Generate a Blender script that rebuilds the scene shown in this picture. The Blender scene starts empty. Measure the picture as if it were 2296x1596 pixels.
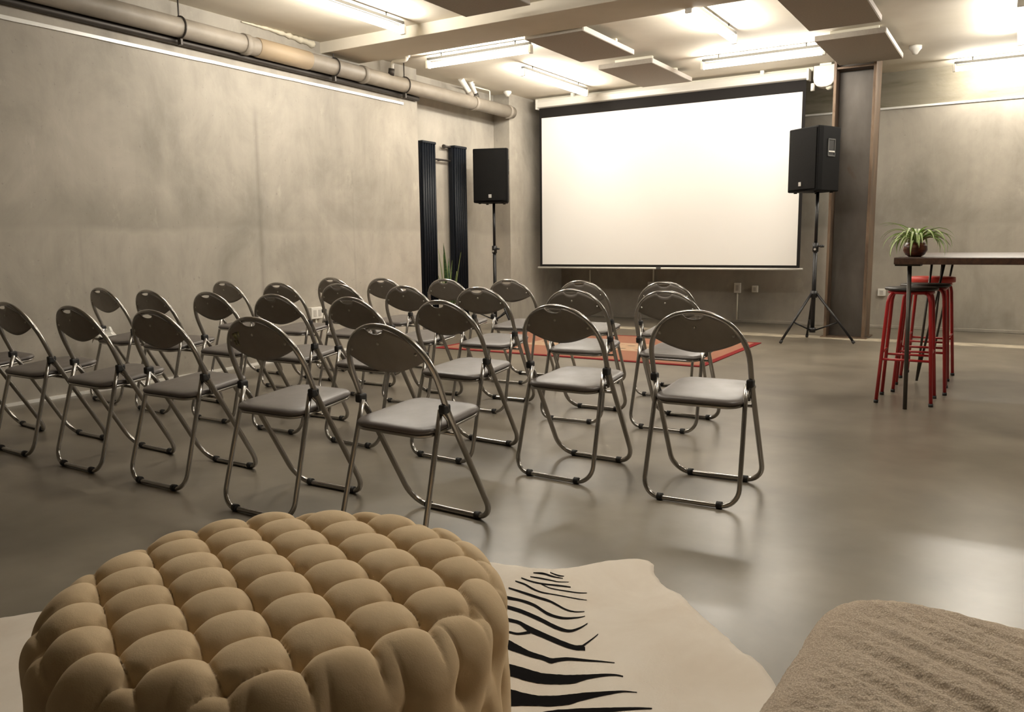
import bpy, bmesh, math, random
from math import sin, cos, pi, sqrt, exp, radians
from mathutils import Vector, Matrix, noise

SC = bpy.context.scene
COL = SC.collection
rnd = random.Random(7)

# ------------------------------------------------------------------ materials
def new_mat(name, col, rough=.6, metal=0., spec=.5, **kw):
    m = bpy.data.materials.new(name); m.use_nodes = True
    nt = m.node_tree; b = nt.nodes['Principled BSDF']
    b.inputs['Base Color'].default_value = (*col, 1)
    b.inputs['Roughness'].default_value = rough
    b.inputs['Metallic'].default_value = metal
    b.inputs['Specular IOR Level'].default_value = spec
    for k, v in kw.items():
        b.inputs[k.replace('_', ' ')].default_value = v
    return m
class NT:
    """small helper around a material's node tree"""
    def __init__(s, m):
        s.m = m; s.t = m.node_tree; s.b = s.t.nodes['Principled BSDF']
        s.co = s.t.nodes.new('ShaderNodeTexCoord').outputs['Object']
    def L(s, a, b): s.t.links.new(a, b)
    def node(s, typ, **kw):
        n = s.t.nodes.new(typ)
        for k, v in kw.items(): setattr(n, k, v)
        return n
    def mapping(s, scale=(1, 1, 1), loc=(0, 0, 0), rot=(0, 0, 0), vec=None):
        n = s.node('ShaderNodeMapping'); s.L(vec or s.co, n.inputs[0])
        n.inputs['Scale'].default_value = scale; n.inputs['Location'].default_value = loc; n.inputs['Rotation'].default_value = rot
        return n.outputs[0]
    def noise(s, scale, detail=4, rough=.55, vec=None, dist=0.):
        n = s.node('ShaderNodeTexNoise'); s.L(vec or s.co, n.inputs['Vector'])
        n.inputs['Scale'].default_value = scale; n.inputs['Detail'].default_value = detail
        n.inputs['Roughness'].default_value = rough; n.inputs['Distortion'].default_value = dist
        return n.outputs['Fac']
    def voronoi(s, scale, vec=None, feature='F1', out='Distance'):
        n = s.node('ShaderNodeTexVoronoi', feature=feature); s.L(vec or s.co, n.inputs['Vector'])
        n.inputs['Scale'].default_value = scale
        return n.outputs[out]
    def ramp(s, fac, stops, interp='LINEAR'):
        n = s.node('ShaderNodeValToRGB'); s.L(fac, n.inputs[0]); cr = n.color_ramp; cr.interpolation = interp
        while len(cr.elements) < len(stops): cr.elements.new(.5)
        for e, (p, c) in zip(cr.elements, stops):
            e.position = p; e.color = (*c, 1) if len(c) == 3 else c
        return n.outputs[0]
    def val(s, fac, a, b, c=0., d=1.):
        n = s.node('ShaderNodeMapRange'); s.L(fac, n.inputs[0])
        for i, v in enumerate((a, b, c, d)): n.inputs[i + 1].default_value = v
        return n.outputs[0]
    def math(s, op, a, b=None):
        n = s.node('ShaderNodeMath', operation=op)
        for i, v in enumerate((a, b)):
            if v is None: continue
            if isinstance(v, (int, float)): n.inputs[i].default_value = v
            else: s.L(v, n.inputs[i])
        return n.outputs[0]
    def mix(s, fac, a, b, mode='MIX'):
        n = s.node('ShaderNodeMix', data_type='RGBA', blend_type=mode)
        for i, v in ((0, fac), (6, a), (7, b)):
            if isinstance(v, (int, float)): n.inputs[i].default_value = v
            elif isinstance(v, tuple): n.inputs[i].default_value = (*v, 1)
            else: s.L(v, n.inputs[i])
        return n.outputs[2]
    def xyz(s, vec=None):
        n = s.node('ShaderNodeSeparateXYZ'); s.L(vec or s.co, n.inputs[0]); return n.outputs
    def color(s, c): s.L(c, s.b.inputs['Base Color'])
    def rough(s, c): s.L(c, s.b.inputs['Roughness'])
    def bump(s, h, strength=.2, dist=.01):
        n = s.node('ShaderNodeBump'); n.inputs['Strength'].default_value = strength; n.inputs['Distance'].default_value = dist
        s.L(h, n.inputs['Height']); s.L(n.outputs[0], s.b.inputs['Normal'])

def concrete(name, base, streak_axis, marks=()):
    """board-poured concrete: clouds, vertical runs, a pour-joint stain at 1.3 m, pits"""
    m = new_mat(name, base, .75, spec=.3); n = NT(m)
    big = n.noise(.55, 5, .6, dist=.4)
    mid = n.noise(1.9, 7, .66, vec=n.mapping((1, 1, .75), (0, 0, 0), (.5, .4, 0)), dist=.45)
    sc = (7, .7, .55) if streak_axis == 'x' else (.7, 7, .55)
    run = n.noise(1.0, 4, .6, vec=n.mapping((7, 7, .5)))
    f = n.math('ADD', n.math('MULTIPLY', big, .46), n.math('ADD', n.math('MULTIPLY', mid, .42), n.math('MULTIPLY', run, .12)))
    lo = tuple(c * .68 for c in base); hi = tuple(min(1, c * 1.25) for c in base)
    c = n.ramp(f, [(.36, lo), (.5, base), (.64, hi)])
    x, y, z = n.xyz()
    zz = n.math('ADD', z, n.math('MULTIPLY', n.math('SUBTRACT', mid, .5), .25))
    band = n.ramp(n.val(zz, 1.0, 1.6), [(.28, (0, 0, 0)), (.36, (.9, .9, .9)), (.5, (.8, .8, .8)), (.85, (0, 0, 0))])
    band = n.math('MULTIPLY', band, n.val(n.noise(.9, 3), .35, .65, .15, 1.))
    c = n.mix(n.math('MULTIPLY', band, .42), c, tuple(k * .45 for k in base))
    for (ax, p, w, z0, z1, k) in marks:                      # vertical form joints / damp runs with a place of their own
        a = (x, y)[ax]
        wob = n.math('ADD', a, n.math('MULTIPLY', n.math('SUBTRACT', run, .5), w * 1.5))
        d = n.val(n.math('ABSOLUTE', n.math('SUBTRACT', wob, p)), 0, w, 1, 0)
        d = n.math('MULTIPLY', d, n.math('MULTIPLY', n.val(z, z0, z0 + .2), n.val(z, z1 - .2, z1, 1, 0)))
        c = n.mix(n.math('MULTIPLY', d, k), c, tuple(q * .4 for q in base))
    pit = n.val(n.noise(38, 2, .5), .70, .76)
    c = n.mix(n.math('MULTIPLY', pit, .35), c, tuple(k * .5 for k in base))
    pale = n.val(n.noise(5.5, 5, .7, vec=n.mapping((1, 1, .45), (3, 5, 1))), .62, .74)
    c = n.mix(n.math('MULTIPLY', pale, .30), c, tuple(min(1, k * 1.6) for k in base))
    n.color(c); n.bump(n.math('ADD', mid, n.math('MULTIPLY', n.noise(30, 4), .25)), .12, .02)
    return m

M = {}
CB = (.385, .350, .295)
M['conc_left'] = concrete('raw_concrete_left', CB, 'y', [(1, 5.05, .035, .3, 2.3, .38), (1, 3.4, .02, .3, 1.3, .12), (1, 6.25, .02, .3, 1.9, .15)])
M['conc_back'] = concrete('raw_concrete_back', tuple(c * .92 for c in CB), 'x', [(0, -.07, .09, .03, .28, 1.0)])
M['conc_niche'] = concrete('raw_concrete_niche', tuple(c * .97 for c in CB), 'y', [(1, 8.08, .07, .2, 2.1, .55)])
M['conc_upper'] = new_mat('rough_plaster_upper_wall', (.42, .38, .30), .8)
n = NT(M['conc_upper']); f = n.noise(1.6, 6, .6, vec=n.mapping((.6, 1, 2.5)), dist=.6)
n.color(n.ramp(f, [(.36, (.16, .14, .09)), (.44, (.23, .205, .15)), (.6, (.27, .245, .19))])); n.bump(n.noise(14, 5), .2, .02)
M['floor'] = new_mat('polished_concrete', (.13, .105, .075), .2, spec=.55); n = NT(M['floor'])
f = n.noise(.8, 5, .58, dist=.3); g = n.noise(3.2, 5, .55, dist=.2)
s_ = n.math('ADD', n.math('MULTIPLY', f, .65), n.math('MULTIPLY', g, .35))
c = n.ramp(s_, [(.33, (.095, .080, .059)), (.5, (.160, .138, .105)), (.67, (.235, .205, .160))])
n.color(c); n.rough(n.val(n.noise(1.3, 1.5, .5), .25, .75, .28, .33))
M['ceil'] = new_mat('white_painted_concrete_ceiling', (.74, .68, .57), .8, spec=.2); n = NT(M['ceil'])
n.color(n.ramp(n.noise(1.2, 5), [(.3, (.66, .60, .49)), (.7, (.78, .72, .61))])); n.bump(n.noise(6, 4), .06, .02)
M['strip'] = new_mat('pale_screed_strip', (.36, .31, .23), .45); n = NT(M['strip'])
n.color(n.ramp(n.noise(2.2, 5, .6), [(.35, (.16, .135, .10)), (.6, (.46, .40, .30))]))
M['white'] = new_mat('white_enamel', (.80, .77, .70), .35)
M['cream'] = new_mat('cream_painted_plastic', (.74, .70, .58), .45)
M['rail'] = new_mat('white_gloss_rail', (.86, .84, .78), .3)
M['pipe'] = new_mat('warm_grey_cast_pipe', (.36, .30, .235), .55); n = NT(M['pipe'])
n.color(n.ramp(n.noise(4, 5), [(.35, (.22, .19, .15)), (.65, (.30, .26, .21))]))
M['pipe_tan'] = new_mat('tan_pipe_wrap', (.37, .28, .18), .6)
M['dark_iron'] = new_mat('dark_iron', (.05, .042, .035), .5, .4)
M['foam'] = new_mat('dried_filler_foam', (.70, .64, .50), .9)
M['grey_metal'] = new_mat('grey_lamp_housing', (.07, .068, .062), .5, .1)
M['tube'] = new_mat('lit_fluorescent_tube', (.9, .9, .9), .4)
b_ = M['tube'].node_tree.nodes['Principled BSDF']
b_.inputs['Emission Color'].default_value = (1.0, .945, .855, 1); b_.inputs['Emission Strength'].default_value = 3.0; M['tube'].cycles.emission_sampling = 'NONE'
M['felt'] = new_mat('grey_acoustic_felt', (.235, .205, .17), .95, spec=.1); n = NT(M['felt'])
n.color(n.mix(n.noise(70, 3), (.36, .325, .28), (.46, .42, .365))); n.bump(n.noise(160, 2), .25, .003)
M['felt_edge'] = new_mat('pale_panel_edge', (.60, .55, .50), .8)
M['screen'] = new_mat('white_screen_fabric', (.86, .835, .79), .9, spec=.1)
M['black_edge'] = new_mat('matte_black_border', (.014, .012, .011), .8, spec=.2)
M['rad'] = new_mat('dark_navy_radiator_enamel', (.005, .007, .011), .45, spec=.25)
M['spk'] = new_mat('black_textured_cabinet', (.003, .0027, .0027), .65, spec=.12); n = NT(M['spk']); n.bump(n.noise(300, 2), .3, .002)
M['grille'] = new_mat('charcoal_perforated_grille', (.005, .0045, .004), .65, spec=.12); n = NT(M['grille']); n.bump(n.voronoi(260), .5, .002)
M['badge'] = new_mat('silver_badge', (.62, .60, .56), .3, .6)
M['stand'] = new_mat('black_stand_metal', (.011, .010, .010), .38, .2)
M['rust'] = new_mat('rusted_brown_steel', (.10, .06, .035), .55, .45); n = NT(M['rust'])
f = n.noise(2.2, 7, .65, vec=n.mapping((1.6, 1.6, .5)), dist=1.2)
c = n.ramp(f, [(.28, (.05, .034, .024)), (.45, (.105, .07, .046)), (.55, (.16, .108, .07)), (.66, (.20, .145, .10)), (.76, (.12, .06, .034))])
n.color(c); n.rough(n.val(f, .3, .7, .38, .7)); n.bump(f, .2, .01)
M['web'] = new_mat('dull_mill_scale_steel', (.11, .095, .08), .5, .4); n = NT(M['web'])
f = n.noise(1.8, 5, .6, vec=n.mapping((1.5, 1.5, .7)), dist=.3)
n.color(n.ramp(f, [(.30, (.085, .072, .060)), (.5, (.115, .100, .085)), (.66, (.145, .128, .110)), (.76, (.13, .085, .055))])); n.bump(f, .1, .01)
M['tubing'] = new_mat('gunmetal_chair_tube', (.40, .38, .355), .22, .95); n = NT(M['tubing'])
n.rough(n.val(n.noise(6, 1), .3, .7, .19, .25))
M['panel'] = new_mat('dark_grey_pressed_back', (.11, .094, .080), .45, .25); n = NT(M['panel'])
n.color(n.ramp(n.noise(9, 4), [(.3, (.22, .195, .172)), (.7, (.275, .246, .218))])); n.rough(n.val(n.noise(6, 4), .3, .7, .33, .48))
M['vinyl'] = new_mat('charcoal_vinyl', (.112, .097, .088), .40); n = NT(M['vinyl'])
n.rough(n.val(n.noise(7, 4), .3, .7, .34, .46)); n.bump(n.voronoi(320), .12, .001)
M['rubber'] = new_mat('black_rubber', (.012, .011, .010), .6)
M['rivet'] = new_mat('bright_rivet', (.55, .52, .47), .3, 1.)
M['red'] = new_mat('glossy_red_enamel', (.40, .018, .020), .28, spec=.5)
M['red_seat'] = new_mat('coral_red_seat_vinyl', (.62, .055, .04), .4)
M['dark_seat'] = new_mat('dark_stained_seat', (.030, .024, .018), .38)
M['wood'] = new_mat('dark_walnut_top', (.055, .026, .016), .35); n = NT(M['wood'])
f = n.noise(4, 6, .6, vec=n.mapping((9, 1, 9)), dist=.8)
n.color(n.ramp(f, [(.3, (.030, .014, .009)), (.7, (.085, .042, .025))])); n.bump(f, .08, .004)
M['leg_steel'] = new_mat('raw_dark_steel_leg', (.075, .066, .055), .45, .6)
M['pot'] = new_mat('dark_coconut_bowl', (.060, .017, .010), .3); n = NT(M['pot'])
n.color(n.ramp(n.noise(24, 5, vec=n.mapping((1, 1, 3))), [(.35, (.05, .014, .009)), (.65, (.17, .05, .025))]))
M['soil'] = new_mat('dark_potting_soil', (.02, .014, .010), .95)
M['leaf'] = new_mat('variegated_leaf', (.28, .40, .12), .5); n = NT(M['leaf'])
uvx = n.node('ShaderNodeAttribute', attribute_name='edge').outputs['Fac']
n.color(n.ramp(uvx, [(0, (.78, .82, .52)), (.38, (.68, .75, .42)), (.5, (.30, .45, .12)), (1, (.24, .40, .10))]))
M['leaf_dark'] = new_mat('snake_plant_leaf', (.035, .075, .022), .45); n = NT(M['leaf_dark'])
uvx = n.node('ShaderNodeAttribute', attribute_name='edge').outputs['Fac']
bands = n.noise(14, 3, vec=n.mapping((1, 1, 2.5)))
n.color(n.mix(n.val(uvx, .12, .2, 1, 0), n.ramp(bands, [(.4, (.012, .040, .012)), (.6, (.05, .10, .035))]), (.22, .26, .07)))
M['planter'] = new_mat('dark_glazed_planter', (.03, .028, .026), .35)
M['pouf'] = new_mat('tan_velvet', (.47, .325, .175), .82, spec=.15, Sheen_Weight=.35, Sheen_Roughness=.45); n = NT(M['pouf'])
n.b.inputs['Sheen Tint'].default_value = (.85, .72, .5, 1)
f = n.noise(7, 5, .6); n.color(n.ramp(f, [(.3, (.58, .435, .265)), (.7, (.67, .52, .33))]))
n.bump(n.math('ADD', n.noise(45, 4, .6), n.math('MULTIPLY', n.noise(420, 2), .35)), .14, .006)
M['boucle'] = new_mat('beige_boucle', (.36, .27, .185), .95, spec=.05, Sheen_Weight=.15); n = NT(M['boucle'])
wv = n.mapping((1.6, 1, 1), rot=(0, 0, .57))
v = n.voronoi(230, vec=wv); w = n.noise(200, 4, .65, vec=wv)
h = n.math('ADD', n.math('MULTIPLY', v, -.9), w)
n.color(n.ramp(h, [(-.0, (.52, .42, .315)), (.22, (.64, .54, .42)), (.6, (.72, .62, .50))])); n.bump(h, .5, .003)
M['hide'] = new_mat('cream_cowhide', (.70, .60, .46), .85, spec=.1, Sheen_Weight=.15); n = NT(M['hide'])
f = n.noise(2.2, 5, .6, dist=.4); n.color(n.ramp(f, [(.3, (.66, .575, .475)), (.55, (.76, .69, .595)), (.75, (.80, .745, .66))]))
n.bump(n.noise(160, 4, .7, vec=n.mapping((1, .35, 1), rot=(0, 0, .5))), .3, .003)
M['stripe'] = new_mat('black_hide_hair', (.008, .007, .007), .95, spec=.04)
M['rug'] = new_mat('red_patterned_wool', (.35, .1, .06), .95, spec=.05); n = NT(M['rug'])
x, y, z = n.xyz()
dx = n.math('SUBTRACT', 1.4, n.math('ABSOLUTE', x)); dy = n.math('SUBTRACT', .925, n.math('ABSOLUTE', y))
d = n.math('MINIMUM', dx, dy)
cell = n.voronoi(11.0, vec=n.mapping((.55, 1.3, 1)), out='Color'); vd = n.voronoi(11.0, vec=n.mapping((.55, 1.3, 1)))
sepc = n.node('ShaderNodeSeparateColor'); n.L(cell, sepc.inputs[0])
field = n.ramp(sepc.outputs[0], [(0, (.20, .075, .055)), (.2, (.34, .24, .16)), (.45, (.24, .12, .085)), (.62, (.37, .30, .22)), (.86, (.11, .085, .07))], 'CONSTANT')
field = n.mix(n.val(vd, .30, .36), field, (.36, .25, .165))
fret = n.voronoi(16, vec=n.mapping((1, 1, 1), (.3, .1, 0))); field = n.mix(n.val(fret, .42, .36, 0, .5), field, (.34, .20, .13))
bord = n.mix(n.val(n.voronoi(12), .25, .33), (.36, .24, .16), (.24, .08, .055))
c = n.mix(n.val(d, .15, .155), bord, field)
c = n.mix(n.math('COMPARE', d, .15), c, (.25, .12, .08))
c = n.mix(n.val(d, .055, .06), (.17, .022, .022), c); n.color(c); n.bump(n.noise(220, 2), .4, .004)
M['cloth_white'] = new_mat('white_paper', (.82, .80, .74), .8)
M['mark'] = new_mat('pale_yellow_mark', (.30, .29, .15), .5); n = NT(M['mark'])
n.color(n.ramp(n.noise(55, 4), [(.42, (.055, .05, .03)), (.55, (.34, .33, .17)), (.7, (.50, .49, .30))]))
M['bulb'] = new_mat('translucent_lens', (.80, .76, .62), .25)
M['glaze_mid'] = new_mat('grey_socket_rocker', (.55, .52, .47), .4)

# ------------------------------------------------------------------ mesh building
class MB:
    def __init__(s): s.v = []; s.f = []; s.mi = []; s.sm = []; s.att = None
    def add(s, vs, fs, mi=0, smooth=True):
        o = len(s.v); s.v += [tuple(p) for p in vs]
        for f in fs: s.f.append([o + i for i in f]); s.mi.append(mi); s.sm.append(smooth)
        return s
    def box(s, lo, hi, mi=0, mat=None):
        x0, y0, z0 = lo; x1, y1, z1 = hi
        vs = [Vector(p) for p in ((x0, y0, z0), (x1, y0, z0), (x1, y1, z0), (x0, y1, z0), (x0, y0, z1), (x1, y0, z1), (x1, y1, z1), (x0, y1, z1))]
        if mat: vs = [mat @ p for p in vs]
        return s.add(vs, [(3, 2, 1, 0), (4, 5, 6, 7), (0, 1, 5, 4), (1, 2, 6, 5), (2, 3, 7, 6), (3, 0, 4, 7)], mi, False)
    def tube(s, pts, r, seg=10, closed=False, mi=0, cap=True):
        P = [Vector(p) for p in pts]; N = len(P); rr = r if isinstance(r, (list, tuple)) else [r] * N
        T = []
        for i in range(N):
            a = P[i - 1] if (i > 0 or closed) else P[i]; b = P[(i + 1) % N] if (i < N - 1 or closed) else P[i]
            T.append((b - a).normalized())
        up = Vector((0, 0, 1)) if abs(T[0].z) < .9 else Vector((1, 0, 0))
        nrm = (up - T[0] * up.dot(T[0])).normalized(); vs = []
        for i in range(N):
            nrm = (nrm - T[i] * nrm.dot(T[i])).normalized(); bn = T[i].cross(nrm)
            for k in range(seg):
                a = 2 * pi * k / seg; vs.append(P[i] + (nrm * cos(a) + bn * sin(a)) * rr[i])
        fs = []
        for i in range(N if closed else N - 1):
            j = (i + 1) % N
            if closed and j == 0:      # match the twist at the seam
                best = min(range(seg), key=lambda q: (vs[i * seg] - vs[q]).length)
            else: best = 0
            for k in range(seg):
                k2 = (k + 1) % seg
                fs.append((i * seg + k, i * seg + k2, j * seg + (k2 + best) % seg, j * seg + (k + best) % seg))
        s.add(vs, fs, mi)
        if cap and not closed:
            o = len(s.v) - len(vs)
            s.f.append([o + k for k in range(seg)][::-1]); s.f.append([o + (N - 1) * seg + k for k in range(seg)])
            s.mi += [mi, mi]; s.sm += [False, False]
        return s
    def lathe(s, prof, c=(0, 0, 0), seg=24, mi=0, mat=None, smooth=True):
        vs = []; n_ = len(prof)
        for k in range(seg):
            a = 2 * pi * k / seg
            for r, z in prof: vs.append(Vector((r * cos(a), r * sin(a), z)))
        if mat: vs = [mat @ p for p in vs]
        vs = [p + Vector(c) for p in vs]; fs = []
        for k in range(seg):
            k2 = (k + 1) % seg
            for i in range(n_ - 1): fs.append((k * n_ + i, k2 * n_ + i, k2 * n_ + i + 1, k * n_ + i + 1))
        return s.add(vs, fs, mi, smooth)
    def prism(s, poly, z0, z1, mi=0, mat=None, top=None):
        n_ = len(poly); top = top or poly
        vs = [Vector((x, y, z0)) for x, y in poly] + [Vector((x, y, z1)) for x, y in top]
        if mat: vs = [mat @ p for p in vs]
        fs = [tuple(range(n_))[::-1], tuple(range(n_, 2 * n_))] + [(i, (i + 1) % n_, n_ + (i + 1) % n_, n_ + i) for i in range(n_)]
        return s.add(vs, fs, mi, False)
    def grid(s, rows, mi=0, smooth=True, close_u=False):
        nr, nc = len(rows), len(rows[0]); vs = [p for r in rows for p in r]; fs = []
        for i in range(nr - 1):
            for j in range(nc if close_u else nc - 1):
                j2 = (j + 1) % nc; fs.append((i * nc + j, i * nc + j2, (i + 1) * nc + j2, (i + 1) * nc + j))
        return s.add(vs, fs, mi, smooth)
    def build(s, name, mats, parent=None, bevel=0, solid=0, autosmooth=False, att=None, loc=None):
        me = bpy.data.meshes.new(name); me.from_pydata(s.v, [], s.f)
        mats = mats if isinstance(mats, (list, tuple)) else [mats]
        for m in mats: me.materials.append(m)
        me.polygons.foreach_set('material_index', s.mi); me.polygons.foreach_set('use_smooth', s.sm)
        if att is not None:
            a = me.attributes.new('edge', 'FLOAT', 'POINT'); a.data.foreach_set('value', att)
        bm = bmesh.new(); bm.from_mesh(me); bmesh.ops.recalc_face_normals(bm, faces=bm.faces); bm.to_mesh(me); bm.free()
        me.update(); o = bpy.data.objects.new(name, me); COL.objects.link(o)
        if parent: o.parent = parent
        if loc: o.location = loc
        if solid:
            md = o.modifiers.new('thickness', 'SOLIDIFY'); md.thickness = solid; md.offset = 0
        if bevel:
            md = o.modifiers.new('soft_edges', 'BEVEL'); md.width = bevel; md.segments = 2; md.limit_method = 'ANGLE'; md.angle_limit = radians(50)
        return o

def tag(o, label=None, cat=None, group=None, kind=None):
    if label: o['label'] = label
    if cat: o['category'] = cat
    if group: o['group'] = group
    if kind: o['kind'] = kind
    return o
def thing(name, label, cat, loc=(0, 0, 0), rz=0., group=None):
    o = bpy.data.objects.new(name, None); COL.objects.link(o)
    o.empty_display_size = .1; o.location = loc; o.rotation_euler = (0, 0, rz)
    return tag(o, label, cat, group)
def copy_tree(o, parent=None):
    c = o.copy(); COL.objects.link(c)
    if parent: c.parent = parent
    for ch in [k for k in bpy.data.objects if k.parent == o]: copy_tree(ch, c)
    return c
def struct(name, mb, mats, **kw):
    o = mb.build(name, mats, **kw); o['kind'] = 'structure'; return o
def arc(c, r, a0, a1, n_=8, plane='xz'):
    out = []
    for i in range(n_ + 1):
        a = radians(a0 + (a1 - a0) * i / n_); p, q = r * cos(a), r * sin(a)
        out.append({'xz': (c[0] + p, c[1], c[2] + q), 'xy': (c[0] + p, c[1] + q, c[2]), 'yz': (c[0], c[1] + p, c[2] + q)}[plane])
    return out

# ------------------------------------------------------------------ the room
XL, YB, ZC = -5.72, 10.55, 2.94         # left wall plane, back wall plane, ceiling
XR, YF = 5.2, -3.6
NY0, NY1, NX = 7.33, 9.15, -5.90        # the niche in the left wall
struct('floor', MB().box((XL - .5, YF - .2, -.12), (XR + .2, YB + .2, 0)), M['floor'])
struct('ceiling', MB().box((XL - .5, YF - .2, ZC), (XR + .2, YB + .2, ZC + .15)), M['ceil'])
w = MB().box((XL - .4, YF - .2, 0), (XL, NY0, ZC)); 
struct('wall_left', w, M['conc_left'])
struct('wall_pier', MB().box((XL - .4, NY1, 0), (XL + .06, YB, ZC)), M['conc_left'])
struct('wall_niche', MB().box((NX - .2, NY0 - .01, 0), (NX, NY1 + .01, ZC)), M['conc_niche'])
w = MB().box((XL - .4, YB, 0), (XR + .2, YB + .2, 2.54)); w.box((XL - .4, YB, 2.54), (XR + .2, YB + .2, ZC), 1)
struct('wall_back', w, [M['conc_back'], M['conc_upper']])
struct('wall_right', MB().box((XR, YF - .2, 0), (XR + .2, YB, ZC)), M['conc_back'])
struct('wall_front', MB().box((XL, YF - .2, 0), (XR, YF, ZC)), M['conc_back'])
struct('ceiling_beam', MB().box((XL - .02, 5.88, 2.84), (XR, 6.42, ZC + .02)), M['ceil'], bevel=.006)
# slim rails, skirtings and the pale strip at the foot of the back wall
def rail_strip(y0, y1):
    m = MB(); k = 60
    rows = []
    for i in range(k + 1):
        y = y0 + (y1 - y0) * i / k; j = .004 * noise.noise(Vector((y * 4, 1, 0))); j2 = .005 * noise.noise(Vector((y * 9, 7, 0)))
        rows.append([(XL, y, 2.53 + j2), (XL + .014, y, 2.53 + j2), (XL + .014, y, 2.555 + j), (XL, y, 2.555 + j)])
    m.grid(rows, smooth=False, close_u=True); return m
struct('trim_1', rail_strip(-3.4, 7.08), M['rail'])
struct('trim_2', MB().box((-5.0, YB - .015, 2.528), (XR, YB, 2.55)), M['rail'])
struct('trim_3', MB().box((-5.60, 9.72, 2.895), (-2.06, 9.79, ZC)), M['cream'])
m = MB(); rows = []
for i in range(81):
    x = -4.6 + 9.5 * i / 80; a = .02 * noise.noise(Vector((x * 2, 3, 0)))
    rows.append([(x, 9.14 + a, .0), (x, 9.155 + a, .004), (x, 9.36 + a, .004), (x, 9.38 + a, .0)])
struct('trim_4', m.grid(rows, smooth=False), M['strip'])
struct('baseboard_left', MB().box((XL, YF, 0), (XL + .012, NY0, .022)), M['rail'])
struct('baseboard_back', MB().box((XL + .06, YB - .02, 0), (XR, YB, .035)), M['conc_back'], bevel=.004)

# joint line of old filler where the left wall meets the ceiling
m = MB(); rows = []
for i in range(71):
    t = i / 70; y = 4.95 + .82 * t; sag = .055 * max(0, t - .35) ** 1.4
    r = (.006 + .022 * t) * (1 + .55 * noise.noise(Vector((y * 22, 2, 0))))
    c0 = Vector((XL + .012, y, ZC - .012 - sag))
    rows.append([c0 + Vector((cos(a) * r * 1.3, .2 * r * noise.noise(Vector((y * 30, a, 0))), sin(a) * r * (1 + .4 * noise.noise(Vector((y * 40, a * 2, 5)))))) for a in [2 * pi * k / 8 for k in range(8)]])
tag(m.grid(rows, close_u=True).build('filler_bead', M['foam']), 'lumpy cream filler bead along the ceiling joint above the left wall', 'filler')

# ------------------------------------------------------------------ pipework
pp = thing('drain_pipe', 'long warm grey drain pipe running under the ceiling along the left wall', 'pipe')
PX, PR = -5.625, .075
def pz(y): return 2.735 - .006 * (y - 3)
MB().tube([(PX, y, pz(y)) for y in (-3.5, 1, 4, 7, 9.16)], PR, 24).build('pipe_run', M['pipe'], pp)
tag(MB().tube([(PX, y, pz(y)) for y in (5.02, 5.62)], PR + .006, 24).build('pipe_wrap', M['pipe_tan'], pp), 'tan wrapped section')
for y in (2.4, 4.9, 6.35, 8.3, 9.06):
    MB().tube([(PX, y - .03, pz(y)), (PX, y + .03, pz(y))], PR + .010, 24).build('coupling', M['pipe'], pp)
for y in (1.3, 4.27, 5.95, 7.0):
    z = pz(y); b = MB()
    b.tube([(PX, y, ZC - .002), (PX, y, z + PR)], .006, 8)
    b.tube([(PX + (PR + .008) * cos(a), y, z + (PR + .008) * sin(a)) for a in [2 * pi * k / 24 for k in range(24)]], .007, 6, True)
    b.box((PX - .02, y - .010, z - PR - .055), (PX + .02, y + .010, z - PR - .004))
    b.build('pipe_bracket', M['dark_iron'], pp, bevel=.002)
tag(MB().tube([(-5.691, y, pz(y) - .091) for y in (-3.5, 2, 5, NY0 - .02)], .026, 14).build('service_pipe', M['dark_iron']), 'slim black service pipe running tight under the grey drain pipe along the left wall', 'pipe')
t = thing('waste_elbow', 'slim white waste pipe bending from the ceiling down to the drain pipe beside the beam', 'pipe')
MB().tube([(-5.36, 6.75, ZC), (-5.36, 6.75, 2.93)] + arc((-5.42, 6.75, 2.93), .04, 0, -60, 5) + [(-5.50, 6.74, 2.895)] + arc((-5.53, 6.74, 2.855), .04, 80, 170, 6) + [(-5.57, 6.74, 2.80)], .020, 12).build('elbow', M['white'], t)
MB().tube([(-5.575, 6.74, 2.83), (-5.585, 6.74, 2.765)], .032, 14).build('pipe_collar', M['dark_iron'], t)
for i, (y, dy, r, lab) in enumerate(((8.03, .17, .034, 'fatter of two short white waste stubs slanting into the drain pipe above the niche'),
                                     (8.23, .10, .026, 'slimmer of two short white waste stubs slanting into the drain pipe above the niche'))):
    t = thing('waste_stub', lab, 'pipe')
    MB().tube([(-5.62, y, ZC), (-5.62, y + dy * .15, ZC - .02), (-5.61, y + dy, 2.79)], r, 14).build('stub', M['white'], t)
    MB().tube([(-5.612, y + dy * .86, 2.815), (-5.608, y + dy * 1.1, 2.765)], r + .006, 14).build('pipe_collar', M['dark_iron'] if i else M['pipe'], t)
m = MB().tube([(-5.66, 8.36, 2.905), (-5.66, 8.68, 2.905)] + arc((-5.66, 8.68, 2.885), .02, 90, 0, 4, 'yz') + [(-5.66, 8.70, 2.74)], .009, 8)
m.tube([(-5.66, 8.36, ZC), (-5.66, 8.36, 2.897)], .009, 8)
tag(m.build('conduit', M['cream']), 'thin cream conduit loop under the ceiling beside the white waste stubs', 'conduit')

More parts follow.
